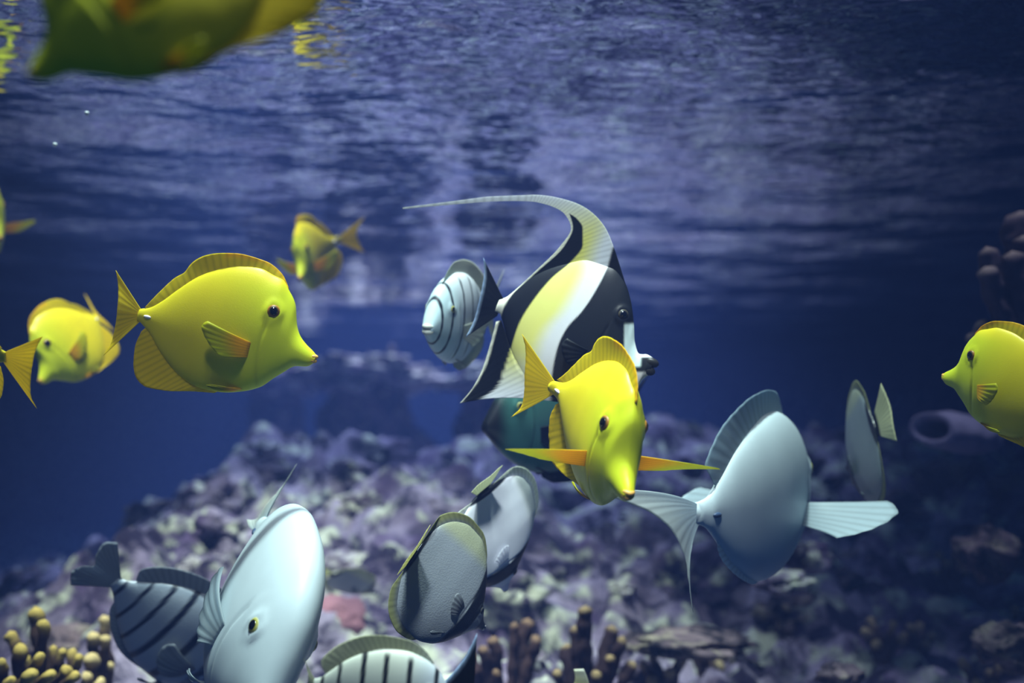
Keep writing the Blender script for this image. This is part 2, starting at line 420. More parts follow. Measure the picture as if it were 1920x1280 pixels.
    # pectoral and pelvic fins, one of each on either side
    for key, nm in (('pec', 'pectoral_fin'), ('pel', 'pelvic_fin')):
        if key not in sp or key in skip: continue
        (s0, h0), (s1, h1), length, a0, a1, pw = sp[key]
        for side, spread in ((1, pect[0]), (-1, pect[1])):
            if key == 'pel': spread = 12
            if spread is None: continue
            n, m_ = 22, 12
            f = np.linspace(0, 1, n); v = np.linspace(0, 1, m_)
            rs, rh = s0 + (s1 - s0) * f, h0 + (h1 - h0) * f
            ry = sh.side(rs, rh) * 0.96
            ang = R(a0) + (R(a1) - R(a0)) * f + R(pec_tilt if key == 'pec' else 0)
            ln = length * (pec_len if key == 'pec' else 1) * (1 - 0.55 * f ** 1.3) * (0.85 + 0.15 * np.sin(np.minimum(f * 6, 1.57)))
            dx = np.cos(ang) * ln; dz = np.sin(ang) * ln
            out_ = math.sin(R(spread)); bk = math.cos(R(spread))
            tw = R(pec_twist if key == 'pec' else 0)
            Sg = rs[:, None] + dx[:, None] * v[None, :] * bk - dz[:, None] * v[None, :] * math.sin(tw)
            Hg = rh[:, None] + dz[:, None] * v[None, :] * math.cos(tw)
            Yg = ry[:, None] + (dx[:, None] * out_) * v[None, :] + 0.02 * np.sin(v[None, :] * 3.0) + 0.003 * np.sin(np.arange(n)[:, None] * 1.57) * v[None, :]
            P = loc(Sg, Hg, Yg * side)
            V, Fc = sheet(P, 0.0028 * L)
            cc = pat(key, Sg.ravel(), Hg.ravel(), np.repeat(v[None, :], n, 0).ravel())
            ray = (1 - 0.2 * (np.arange(n) % 3 == 0))[:, None] * np.ones((1, m_)); cc = cc * ray.ravel()[:, None]
            mesh_obj(nm, V, Fc, sp.get('finmat', FIN), root, np.concatenate([cc, cc]))
    # eyes: iris dome with a pupil
    for side in (1, -1):
        y = float(sh.side(se, he)[0]) + 0.001
        ds = float(sh.side(se + 0.03, he)[0] - sh.side(se - 0.03, he)[0]) / 0.06
        dh = float(sh.side(se, he + 0.03)[0] - sh.side(se, he - 0.03)[0]) / 0.06
        nrm = Vector((ds, side, -dh)).normalized()      # x runs forward, so s slopes change sign
        cen = Vector(loc(se, he, y * side))
        qm = nrm.to_track_quat('Z', 'Y').to_matrix()
        for nm, rad, dep, push in (('eye', er * 1.0, 0.55, 0.0), ('pupil', er * 0.62, 0.45, 0.36)):
            Ve, Fe = ICO[3]
            W = [cen + qm @ Vector((v.x * rad * L, v.y * rad * L, v.z * rad * dep * L + push * er * L)) for v in Ve]
            if nm == 'eye':
                ci, ce = np.array(sp['iris']), np.array(sp['eye_rim'])
                cc = [ci if (v.x ** 2 + v.y ** 2) < 0.72 else ce for v in Ve]
                eye_o = mesh_obj('eye', W, Fe, SKIN, root, cc)
            else:
                mesh_obj('pupil', W, Fe, PUPIL, eye_o)
    # lips
    lc = sp.get('lip')
    if lc is not None:
        ms = 0.006
        zt, zb = float(sh.top(np.array([ms]))[0]), float(sh.bot(np.array([ms]))[0]); zc = (zt + zb) / 2; rr = (zt - zb) / 2
        wv = float(sh.half(np.array([ms]))[0])
        VV, FF, CCc = [], [], []
        Ve, Fe = ICO[3]
        for sg, big in ((1, 1.0), (-1, 0.9)):
            o = len(VV)
            for v in Ve:
                p = loc(ms - v.x * rr * 0.75 * big - 0.0 + abs(v.y) * 0.012, zc + sg * rr * 0.48 + v.z * rr * 0.52, v.y * wv * 1.12)
                VV.append(p); CCc.append(lc)
            FF += [tuple(i + o for i in f) for f in Fe]
        mesh_obj('mouth', VV, FF, SKIN, root, CCc)
    # the spine at the tail root of a surgeonfish
    if 'spine' in sp:
        VV, Fe = ICO[2]
        for side in (1, -1):
            y = float(sh.side(0.955, sp['spine'][0])[0])
            W = [loc(0.955 + v.x * 0.022, sp['spine'][0] + v.z * 0.010, side * (y + v.y * 0.008 + 0.001)) for v in VV]
            mesh_obj('tail_spine', W, Fe, SKIN, root, [sp['spine'][1]] * len(VV))
    return root

def blend(a, b, f):
    f = np.asarray(f)[:, None]; return a[None, :] * (1 - f) + b[None, :] * f
def full(col, n): return np.repeat(np.asarray(col, float)[None, :], n, 0)

# --- yellow tang
YEL, YORG, YGRN = np.array([0.80, 0.66, 0.015]), np.array([0.92, 0.58, 0.01]), np.array([0.62, 0.70, 0.02])
def pat_yellow(part, s, h, y):
    if part == 'body':
        c = blend(YGRN * 0.95, YEL, smooth01(s, 0.15, 0.7))
        f = np.exp(-((s - 0.0) / 0.03) ** 2); c = c * (1 - f[:, None] * .4) + f[:, None] * .4 * YORG
        f = smooth01(h, 0.30, 0.40); return c * (1 - f[:, None]) + f[:, None] * YEL
    if part == 'dorsal': return blend(YEL, YORG, smooth01(y, 0.5, 0.95) * 0.8 * (s < 0.62))
    if part in ('anal', 'tail'): return blend(YEL * np.array([1.12, 1.12, 1.0]), YORG, 0.15 + 0 * s)
    return blend(YORG, YGRN, smooth01(y, 0.2, 0.7) * 0.8)
TANG = species((592, 672), (264, 591),
    [(594, 666), (588, 658), (575, 645), (563.5, 629), (557.5, 610), (556, 591), (555, 572), (543, 544), (531, 524), (515, 516), (490, 503), (455, 499), (415, 504), (375, 518), (335, 543), (303, 566), (282, 577), (262, 580)],
    [(592, 677), (577, 685.5), (552, 686), (530, 698), (512, 709), (490, 724), (450, 734), (410, 735), (375, 728), (345, 712), (318, 686), (297, 656), (280, 625), (261, 603)],
    [(0, .018), (.05, .030), (.12, .048), (.22, .070), (.35, .085), (.5, .082), (.7, .062), (.85, .038), (.95, .021), (1.02, .017)],
    {'dorsal': ([(536, 545), (515, 522), (480, 506), (430, 506), (380, 522), (330, 551), (283, 581)],
                [(542, 540), (528, 512), (500, 490), (462, 478), (420, 475), (385, 480), (360, 494), (345, 512), (330, 520), (298, 549), (272, 577)], 72, 14, 0.007, 0.0035),
     'anal': ([(425, 728), (385, 724), (350, 708), (320, 680), (298, 650), (276, 612)],
              [(400, 737), (355, 734), (310, 733), (275, 727), (254, 710), (248, 680), (252, 650), (265, 622)], 60, 14, 0.006, 0.0035),
     'tail': ([(266, 583), (266, 600)], [(217, 508), (221, 535), (222, 570), (217, 605), (208, 640), (193, 668)], 43, 16, 0.006, 0.0035)},
    eye=(0.225, 0.14), eye_r=0.036, pattern=pat_yellow, iris=(0.07, 0.04, 0.01), eye_rim=(0.35, 0.16, 0.02), lip=(0.75, 0.42, 0.10),
    pec=((0.335, 0.03), (0.355, -0.055), 0.27, 12, -40, 0), pel=((0.40, -0.20), (0.44, -0.21), 0.16, -18, -45, 0), spine=(0.0, (0.85, 0.8, 0.95)), gill=0.27)
# true eye position from the traced outline
TANG['eye'] = tuple(TANG['cv']([(519, 582)])[0])
_p = TANG['cv']([(478, 640), (470, 668)]); TANG['pec'] = (tuple(_p[0]), tuple(_p[1]), 0.30, 14, -12, 0)
_p = TANG['cv']([(455, 728), (440, 732)]); TANG['pel'] = (tuple(_p[0]), tuple(_p[1]), 0.20, -4, -12, 0)

def tang(head, tail, up, label, **k):
    return fish(TANG, head, tail, up, label, 'yellow_tang', 'fish', **k)
tang((592, 673, 1.05), (264, 590, 1.05), (0, 1, 0.05), 'large yellow tang in side view facing right, with dark pupil and pointed snout', pect=(14, 14))
tang((75, 716, 1.52), (192, 590, 1.64), (-0.5, 0.9, 0.35), 'yellow tang swimming to the lower left just behind the tail of the large side-on tang', pect=(8, 8), bend=-0.25, tail_yaw=-20)
tang((-330, 560, 0.98), (8, 668, 0.98), (0.1, 0.8, 0.6), 'yellow tang at the left edge of the view with only its tail fin in sight', pect=(14, 14), tail_size=1.15)
tang((562, 522, 1.78), (594, 455, 1.93), (-0.15, 1, 0), 'small distant yellow tang above the large tang, nose down with its tail to the right', pect=(60, 60), bend=0.7, tail_yaw=45, tail_size=0.8)
tang((0, 448, 1.85), (-30, 380, 2.00), (-0.1, 1, 0), 'distant yellow tang cut by the left edge with one fin reaching into view', pect=(75, 75), pec_twist=60)
tang((1180, 930, 0.93), (1082, 730, 1.10), (0.12, 1, 0.0), 'yellow tang facing the viewer with both pectoral fins spread, before the striped idol', pect=(84, 84), bend=-0.35, tail_yaw=-30, wide=1.35, pec_tilt=10, pec_twist=75, pec_len=1.6, raise_dorsal=1.25)
tang((1768, 706, 1.10), (2010, 757, 0.98), (0, 1, 0.12), 'yellow tang cut by the right edge, facing left beside the finger coral', pect=(25, 25))
tang((58, 143, 0.52), (525, -150, 0.54), (-0.25, 1, -0.3), 'big shadowed yellow tang close to the viewer in the upper left corner', pect=(12, 12))

# --- moorish idol
BLK, WHT, IYEL, IWHT = np.array([0.010, 0.012, 0.016]), np.array([0.80, 0.82, 0.86]), np.array([0.80, 0.78, 0.22]), np.array([0.78, 0.80, 0.62])
IH, IT = (1224, 684), (936, 574)
def inv_ref(s, h):
    dx, dy = IT[0] - IH[0], IT[1] - IH[1]; L = math.hypot(dx, dy); ux, uy = dx / L, dy / L
    return IH[0] + (s * ux - h * uy) * L, IH[1] + (s * uy + h * ux) * L
def edge_x(pts, y):
    P = np.array(sorted([(p[1], p[0]) for p in pts])); return pchip(P[:, 0], P[:, 1], y)
REAR_OUT = [(1066, 402), (1073, 430), (1058, 462), (1000, 515), (955, 556), (936, 590), (922, 635), (908, 680), (885, 722), (855, 758)]
REAR_IN = [(1068, 402), (1085, 414), (1096, 432), (1096, 462), (1072, 495), (1040, 522), (1006, 562), (978, 605), (960, 650), (944, 695), (932, 725), (905, 745), (880, 760)]
FRONT_B = [(1200, 380), (1170, 430), (1152, 470), (1140, 510), (1122, 548), (1098, 585), (1070, 615), (1052, 650), (1040, 700), (1030, 780)]
def pat_idol(part, s, h, y):
    n = len(s)
    if part == 'pec' or part == 'pel': return full((0.03, 0.035, 0.04), n)
    x, yy = inv_ref(s, h)
    if part == 'tail':
        c = full(BLK, n); f = smooth01(y, 0.86, 0.97)[:, None]
        return c * (1 - f) + f * np.array([0.45, 0.6, 0.85])
    xi, xo, xf = edge_x(REAR_IN, yy), edge_x(REAR_OUT, yy), edge_x(FRONT_B, yy)
    w_ = smooth01(np.abs(yy - 555), 190, 90)[:, None]
    mid = IYEL * w_ + WHT * (1 - w_)
    f = smooth01(x, xf - 60, xf - 15)[:, None]; mid = mid * (1 - f) + f * WHT
    c = mid
    f = smooth01(xi - x, -2, 2)[:, None] * (yy > 403)[:, None]; c = c * (1 - f) + BLK * f
    f = smooth01(xo - x, -6, -3)[:, None] * (yy > 400)[:, None] if part != 'body' else (smooth01(xo + 4 - x, -2, 2)[:, None])
    c = c * (1 - f) + np.array([0.82, 0.82, 0.70]) * f
    f = smooth01(x - xf, -2, 2)[:, None] * (yy > 440)[:, None]; c = c * (1 - f) + BLK * f
    if part == 'body':
        f = (smooth01(x, 1172, 1176) * smooth01(yy, 606, 612) * smooth01(yy, 690, 684) * smooth01(x, 1206, 1200))[:, None]
        c = c * (1 - f) + f * np.array([0.70, 0.85, 0.85])
        f = (smooth01(x, 1190, 1194) * smooth01(yy, 672, 668))[:, None] ; c = c * (1 - f) + f * WHT
        f = (smooth01(x, 1186, 1190) * smooth01(yy, 694, 700))[:, None]; c = c * (1 - f) + f * np.array([.8, .8, .8])
    return c
IDOL = species(IH, IT,
    [(1226, 672), (1214, 665), (1200, 664), (1192, 645), (1190, 610), (1184, 565), (1172, 530), (1150, 506), (1110, 492), (1060, 498), (1010, 515), (975, 538), (952, 556), (934, 562)],
    [(1228, 694), (1216, 702), (1204, 712), (1194, 728), (1160, 748), (1110, 756), (1060, 752), (1020, 738), (990, 712), (968, 675), (952, 635), (938, 588)],
    [(0, .018), (.06, .028), (.14, .045), (.25, .068), (.4, .080), (.6, .070), (.8, .045), (.95, .022), (1.02, .016)],
    {'dorsal': ([(1176, 545), (1165, 520), (1150, 500), (1135, 470), (1118, 435), (1098, 405), (1070, 385), (1035, 376), (1000, 371), (930, 370), (850, 375), (745, 383)][::1],
                [(940, 566), (958, 553), (980, 532), (1010, 507), (1040, 480), (1062, 455), (1074, 428), (1064, 408), (1040, 390), (1005, 376), (960, 374), (930, 374), (850, 378), (745, 384.5)], 90, 2, 0.0, 0.003),
     'anal': ([(1090, 744), (1050, 738), (1010, 720), (985, 700), (965, 670), (952, 635), (940, 600)],
              [(1080, 757), (1020, 750), (960, 746), (905, 749), (858, 757), (885, 725), (903, 690), (918, 645), (930, 603)], 60, 16, 0.004, 0.0035),
     'tail': ([(944, 560), (932, 592)], [(905, 482), (906, 520), (898, 560), (886, 600), (870, 632)], 34, 12, 0.004, 0.0035)},
    eye=(0.2, 0.1), eye_r=0.032, pattern=pat_idol, iris=(0.02, 0.02, 0.02), eye_rim=(0.06, 0.05, 0.03), lip=(0.02, 0.02, 0.02), gill=0.30, lens=1.5, ns=150, nt=110,
    pec=((0.38, -0.05), (0.40, -0.12), 0.17, 10, -45, 0))
IDOL['eye'] = tuple(IDOL['cv']([(1172, 592)])[0])
# the sail of the idol is wide: rule it in the ref drawing with matched points from leading edge to trailing edge
lead = [(1182, 560), (1170, 520), (1154, 470), (1140, 436), (1118, 408), (1090, 388), (1060, 377), (1030, 370), (1000, 367), (930, 367), (850, 373), (745, 382)]
trail = [(938, 566), (962, 548), (1010, 506), (1050, 468), (1074, 432), (1063, 406), (1043, 392), (1020, 384), (996, 379), (930, 376.5), (850, 379.5), (745, 384.5)]
def ruled(n):
    a, b = np.array(lead, float), np.array(trail, float); q = np.linspace(0, len(a) - 1, n); k = np.arange(len(a))
    A = np.stack([pchip(k, a[:, i], q) for i in (0, 1)], 1); B = np.stack([pchip(k, b[:, i], q) for i in (0, 1)], 1)
    return A, B
_A, _B = ruled(150)
IDOL['fins']['dorsal'] = (conv(_A, IH, IT), conv(_B, IH, IT), 90, 0.0, 0.0035)
fish(IDOL, (1224, 684, 1.13), (936, 574, 1.17), (0, 1, 0.0), 'black white and yellow moorish idol with a long trailing dorsal filament', 'moorish_idol', 'fish', pect=(20, 20), wide=0.9)

# --- surgeonfish: pale ones, a teal one, a convict
SH_, ST_ = (592, 680), (250, 640)
def surgeon_species(pattern, **kw):
    d = species((600, 655), (240, 640),
        [(600, 643), (590, 622), (575, 594), (555, 566), (530, 545), (500, 530), (455, 520), (410, 522), (360, 538), (310, 568), (275, 600), (250, 622), (238, 628)],
        [(598, 668), (582, 682), (560, 702), (530, 724), (495, 742), (450, 754), (405, 754), (360, 742), (310, 714), (275, 684), (250, 662), (238, 654)],
        [(0, .030), (.04, .046), (.10, .066), (.2, .090), (.33, .105), (.5, .098), (.7, .068), (.85, .038), (.95, .022), (1.02, .018)],
        {'dorsal': ([(525, 552), (495, 534), (455, 525), (410, 528), (360, 545), (310, 574), (270, 605)],
                    [(535, 543), (505, 512), (460, 492), (410, 488), (360, 494), (310, 516), (272, 545), (248, 582), (262, 608)], 72, 14, 0.006, 0.003),
         'anal': ([(440, 748), (400, 748), (360, 738), (310, 708), (270, 676)],
                  [(435, 765), (395, 778), (350, 778), (305, 765), (270, 742), (250, 705), (262, 676)], 60, 14, 0.006, 0.003),
         'tail': ([(243, 631), (243, 651)], [(140, 520), (165, 560), (183, 600), (188, 640), (183, 682), (165, 722), (138, 765)], 43, 18, 0.005, 0.003)},
        eye=(0.19, 0.13), eye_r=0.026, lens=1.02, pattern=pattern, iris=(0.35, 0.33, 0.05), eye_rim=(0.45, 0.45, 0.2), gill=0.26,
        pec=((0.33, 0.0), (0.35, -0.09), 0.27, 15, -40, 0), pel=((0.36, -0.25), (0.40, -0.265), 0.16, -20, -45, 0), **kw)
    return d
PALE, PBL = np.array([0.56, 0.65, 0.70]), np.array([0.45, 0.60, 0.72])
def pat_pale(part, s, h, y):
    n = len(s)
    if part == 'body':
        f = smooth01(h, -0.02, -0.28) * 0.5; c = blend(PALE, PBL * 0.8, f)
        e = np.exp(-(((s - 0.20) / 0.045) ** 2 + ((h - 0.17) / 0.035) ** 2))[:, None]
        return c * (1 - 0.0 * e) + 0
    if part == 'tail': return blend(PALE, np.array([0.65, 0.70, 0.68]), smooth01(y, 0.2, 1))
    if part == 'dorsal': return blend(PALE * 0.75, PBL * 0.7, y)
    return blend(PALE, PALE * 1.1, y)
PALES = surgeon_species(pat_pale, finmat=PALEFIN, lip=(0.4, 0.5, 0.6), spine=(-0.01, (0.05, 0.08, 0.16)))
def surgeon(sp, head, tail, up, label, **k): return fish(sp, head, tail, up, label, 'surgeonfish', 'fish', **k)
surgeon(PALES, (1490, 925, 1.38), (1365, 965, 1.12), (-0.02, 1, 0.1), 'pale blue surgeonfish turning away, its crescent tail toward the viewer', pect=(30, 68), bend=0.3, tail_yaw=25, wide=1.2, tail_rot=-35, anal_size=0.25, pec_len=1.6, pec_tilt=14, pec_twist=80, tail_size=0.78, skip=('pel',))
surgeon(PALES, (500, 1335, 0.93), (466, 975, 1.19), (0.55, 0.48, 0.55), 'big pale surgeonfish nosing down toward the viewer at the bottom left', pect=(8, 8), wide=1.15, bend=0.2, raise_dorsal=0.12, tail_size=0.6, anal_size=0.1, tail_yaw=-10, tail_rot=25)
TEAL = np.array([0.05, 0.16, 0.14])
def pat_teal(part, s, h, y):
    n = len(s)
    if part == 'body':
        c = full(TEAL, n); f = smooth01(s, 0.16, 0.05)[:, None]; c = c * (1 - f) + BLK * f
        f = (np.exp(-(((s - .42) / .10) ** 2 + ((h + .02) / .05) ** 2)))[:, None] * .6; return c * (1 - f) + f * np.array([0.08, 0.2, 0.3])
    return full((0.012, 0.018, 0.035), n)
surgeon(surgeon_species(pat_teal, skin=SCALY), (908, 800, 1.30), (1150, 790, 1.42), (0, 1, 0.1), 'dark teal surgeonfish with a black face, behind and below the moorish idol', pect=(10, 10))
CW, CB = np.array([0.72, 0.76, 0.66]), np.array([0.012, 0.015, 0.02])
def convict(bars, wdt, base, alt):
    def p(part, s, h, y):
        c = blend(base, alt, smooth01(s, 0.45, 0.1))
        if part == 'body':
            for b0, k in bars:
                x = s - (b0 + 0.10 * (h - 0.05)); f = smooth01(np.abs(x), wdt * k, wdt * k * 0.55)[:, None]
                f = f * smooth01(h, -0.26, -0.2)[:, None] * smooth01(h, 0.345, 0.30)[:, None]
                c = c * (1 - f) + CB * f
            return c
        return c * np.array([0.85, 0.82, 0.68])
    return p
CONV = surgeon_species(convict([(0.14, .8), (0.33, 1), (0.50, 1), (0.66, 1), (0.83, .7), (0.95, .5)], 0.024, CW, np.array([0.60, 0.66, 0.76])), finmat=PALEFIN, lip=(0.6, 0.6, 0.5))
FACE = surgeon_species(convict([(0.09, .8), (0.19, .9), (0.34, .9), (0.50, .9), (0.66, .9), (0.83, .7)], 0.015, np.array([0.70, 0.74, 0.80]), np.array([0.55, 0.72, 0.78])), finmat=PALEFIN, lip=(0.62, 0.66, 0.6))
fish(CONV, (850, 1330, 0.88), (590, 1282, 0.88), (0.05, 1, 0.05), 'cream convict tang with black bars rising from the bottom edge', 'convict_tang', 'fish', pect=(10, 10), tail_size=0.45, tail_yaw=20)
fish(FACE, (800, 618, 1.21), (912, 588, 1.36), (0.12, 1, 0), 'white striped convict tang facing the viewer behind the tail of the moorish idol', 'convict_tang', 'fish', pect=(20, 20), wide=1.15)

# --- grey barred damselfish
GR, GB = np.array([0.36, 0.40, 0.48]), np.array([0.010, 0.014, 0.03])
def pat_sgt(part, s, h, y):
    if part == 'body':
        c = full(GR, len(s))
        for b0, k in ((0.30, 1.2), (0.46, 1.3), (0.62, 1.0), (0.74, 0.75), (0.85, 0.6), (0.96, .5)):
            x = s - (b0 + 0.20 * (h) ** 2 + 0.06 * h); f = smooth01(np.abs(x), 0.024 * k, 0.012 * k)[:, None]; c = c * (1 - f) + GB * f
        f = (smooth01(s, 0.36, 0.26) * smooth01(h, 0.1, -0.02))[:, None] * 0.7
        sp_ = (np.sin(s * 140) * np.sin(h * 120 + s * 60) > 0.2)[:, None]
        return np.where(sp_, c * (1 - f) + f * np.array([0.30, 0.45, 0.7]), c * (1 - f) + f * np.array([0.04, .06, .12]))
    return blend(GR * 0.6, GR * 0.75, y)
SGT = surgeon_species(pat_sgt, skin=SCALY)
SGT['fins']['tail'] = (resample(conv([(243, 626), (243, 655)], (600, 655), (240, 640)), 43), resample(conv([(170, 560), (148, 585), (156, 615), (172, 640), (156, 665), (148, 695), (170, 722)], (600, 655), (240, 640)), 43), 16, 0.01, 0.003)
fish(SGT, (450, 1300, 1.36), (218, 1092, 1.30), (0.45, 0.8, 0.25), 'grey fish with dark slanting bars at the lower left, beside the coral fingers', 'barred_fish', 'fish', pect=(10, 10), wide=1.1, tail_size=0.85, anal_size=0.4, raise_dorsal=0.85)

# --- butterflyfish
def bfly(body, rim, face, tailc):
    def p(part, s, h, y):
        n = len(s)
        if part == 'body':
            c = full(body, n); f = smooth01(h, 0.30, 0.42)[:, None] * .6; c = c * (1 - f) + f * rim
            x = s - (0.255 + 0.05 * np.abs(h)); f = smooth01(np.abs(x), 0.075, 0.062)[:, None]; c = c * (1 - f) + f * BLK
            f = smooth01(s, 0.12, 0.10)[:, None]; c = c * (1 - f) + f * face
            f = smooth01(s, 0.945, 0.955)[:, None]; return c * (1 - f) + f * BLK
        if part == 'tail':
            f = smooth01(y, 0.18, 0.26)[:, None]; return full(BLK, n) * (1 - f) + f * tailc
        if part in ('dorsal', 'anal'):
            c = blend(body, rim, smooth01(y, 0.2, 0.8))
            x = s - (0.255 + 0.05 * np.abs(h)); f = smooth01(np.abs(x), 0.075, 0.062)[:, None]; return c * (1 - f) + f * BLK
        return full(body, n)
    return p
def bspecies(p, **kw):
    return species((600, 668), (240, 640),
        [(600, 660), (580, 650), (560, 624), (535, 582), (505, 530), (470, 490), (425, 462), (375, 456), (325, 470), (285, 505), (258, 560), (246, 600), (238, 622)],
        [(600, 676), (580, 684), (555, 706), (525, 740), (490, 776), (450, 802), (400, 814), (350, 808), (300, 784), (268, 735), (250, 690), (238, 658)],
        [(0, .016), (.05, .028), (.12, .050), (.22, .075), (.35, .088), (.5, .082), (.7, .058), (.85, .035), (.95, .024), (1.02, .020)],
        {'dorsal': ([(500, 535), (465, 500), (425, 474), (375, 468), (328, 484), (290, 518), (260, 580)],
                    [(505, 528), (470, 478), (420, 444), (365, 436), (310, 448), (268, 482), (245, 530), (244, 580), (252, 606)], 66, 12, 0.005, 0.0035),
         'anal': ([(430, 795), (400, 802), (355, 796), (305, 770), (272, 725), (254, 682)],
                  [(425, 800), (385, 826), (335, 830), (290, 812), (258, 775), (244, 730), (248, 682)], 50, 12, 0.005, 0.0035),
         'tail': ([(243, 622), (243, 658)], [(168, 575), (162, 600), (160, 640), (162, 680), (168, 708)], 37, 12, 0.004, 0.004)},
        eye=(0.175, 0.07), eye_r=0.030, pattern=p, iris=(0.03, 0.03, 0.03), eye_rim=(0.05, 0.05, 0.05), lip=(0.4, 0.4, 0.4), gill=0.30,
        pec=((0.36, -0.02), (0.37, -0.10), 0.17, 20, -35, 0), pel=((0.36, -0.27), (0.39, -0.28), 0.18, -25, -50, 0), **kw)
BW = bspecies(bfly(np.array([0.84, 0.86, 0.92]), np.array([0.75, 0.78, 0.7]), np.array([0.6, 0.65, 0.8]), np.array([0.72, 0.74, 0.55])), finmat=PALEFIN)
BG = bspecies(bfly(np.array([0.20, 0.22, 0.25]), np.array([0.30, 0.31, 0.14]), np.array([0.03, 0.045, 0.07]), np.array([0.78, 0.76, 0.40])), skin=SCALY)
fish(BW, (948, 1106, 1.24), (902, 920, 1.18), (0.6, 0.5, -0.55), 'white butterflyfish with a black eye band, nose down below the front tang', 'butterflyfish', 'fish', pect=(8, 8), tail_yaw=-30, wide=1.4)
fish(BG, (908, 1177, 1.125), (767, 1042, 1.07), (-0.05, 1.0, 0.0), 'grey butterflyfish with a cream tail and black eye band, in front of the white butterflyfish', 'butterflyfish', 'fish', pect=(8, 8), tail_yaw=-45, tail_size=1.25, wide=1.25)
BD = bspecies(bfly(np.array([0.20, 0.24, 0.26]), np.array([0.36, 0.38, 0.20]), np.array([0.05, 0.06, 0.07]), np.array([0.65, 0.66, 0.42])), skin=SCALY)
fish(BD, (1600, 905, 1.42), (1640, 800, 1.30), (-0.1, 1, 0.0), 'dull grey fish with a pale yellow tail, behind the pale blue surgeonfish', 'butterflyfish', 'fish', pect=(15, 15), tail_yaw=-10, tail_size=1.4)
fish(BD, (705, 1112, 1.85), (622, 1078, 1.80), (0.1, 0.6, 0.8), 'small blurred grey fish in the distance between the pale surgeonfish and the grey butterflyfish', 'reef_fish', 'fish', pect=(10, 10))
NOSAIL = dict(IDOL); NOSAIL['fins'] = dict(IDOL['fins'])
_A, _B = ruled(60); _q = _A[:26]; NOSAIL['fins']['dorsal'] = (conv(_q, IH, IT), conv(_B[:26] * 0.5 + _q * 0.5, IH, IT), 14, 0.0, 0.0035)
fish(NOSAIL, (1060, 1560, 0.92), (868, 1328, 0.92), (0.3, 1, 0.0), 'black and white fish tail poking up at the bottom edge beside the convict tang', 'moorish_idol', 'fish', pect=(10, 10), tail_size=1.5)

# ------------------------------------------------------------------ rocks of the reef
rnd = random.Random(5)
def on_reef(px, D, sink=0.0):
    x = (px - 960) / F * D; return Vector((x, D, reef_z(x, D) - sink))
STUBS = list(zip((1320, 1700, 1770, 1640, 1235, 1820, 1420, 1900), (1.9, 2.1, 2.3, 2.0, 1.8, 1.9, 1.75, 2.2)))
placed = [((px - 960) / F * D, D, 0.07) for px, D in STUBS] + [(at(630, 1168, 1.95).x, at(630, 1168, 1.95).y, 0.09)]
def pile(count, px0, px1, d0, d1, smax, mats, words, seed0):
    k = tries = 0
    while k < count and tries < 4000:
        tries += 1
        D = rnd.uniform(d0, d1); px = rnd.uniform(px0, px1); sz = rnd.uniform(0.035, smax) * (1 if tries < 1500 else 0.6); sx = rnd.uniform(1, 1.5)
        c = on_reef(px, D, 0.02); r = sz * (1 + sx) / 2
        if any((c.x - q[0]) ** 2 + (c.y - q[1]) ** 2 < ((r + q[2]) * 1.32) ** 2 for q in placed): continue
        placed.append((c.x, c.y, r))
        row = ('near the foot', 'half way up', 'at the top')[min(2, int((D - d0) / (d1 - d0) * 3))]
        col_ = ('left', 'middle', 'right')[min(2, int((px - px0) / (px1 - px0) * 3))]
        lab = words[0] + ' on the ' + col_ + ' part of the ' + words[1] + ', ' + row
        rock(c, (sz * sx, sz, sz * rnd.uniform(.5, .8)), k * 3.7 + seed0, mats[k % len(mats)], lab, words[2] + ' ' + row + ' ' + col_, rough=0.6)
        k += 1
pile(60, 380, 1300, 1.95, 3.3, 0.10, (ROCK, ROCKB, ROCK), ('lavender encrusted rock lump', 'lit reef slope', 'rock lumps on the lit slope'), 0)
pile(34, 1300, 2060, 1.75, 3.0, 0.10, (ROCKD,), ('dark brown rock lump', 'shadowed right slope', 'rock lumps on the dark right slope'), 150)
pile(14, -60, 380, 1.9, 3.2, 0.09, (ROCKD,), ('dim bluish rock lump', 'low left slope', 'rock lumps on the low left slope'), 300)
for k, (px, py, D, w_, h_, lab) in enumerate([
    (985, 1243, 1.75, 42, 26, 'pale lavender rough rock at the bottom between brown coral fingers'),
    (1515, 1045, 1.9, 48, 30, 'rounded pinkish rock just below the pale blue surgeonfish'),
    (1465, 1092, 1.8, 62, 20, 'flat pinkish rock slab under the rounded pinkish rock'),
    (1575, 1265, 1.6, 42, 22, 'knobbly brown boulder at the bottom edge right of the slope foot'),
    (1290, 1205, 1.7, 120, 22, 'long brown rock ridge with a pale upper edge at the bottom centre right'),
    (1850, 1040, 1.8, 60, 46, 'brown rock outcrop in the dark lower right of the reef'),
    (1895, 1210, 1.6, 70, 44, 'purplish rock in the bottom right corner')]):
    rock(at(px, py, D), (w_ / F * D, w_ / F * D * 0.9, h_ / F * D), k * 7.1 + 3, ROCKB if k == 0 else (ROCK if k in (1, 2) else ROCKD), lab, rough=0.4)
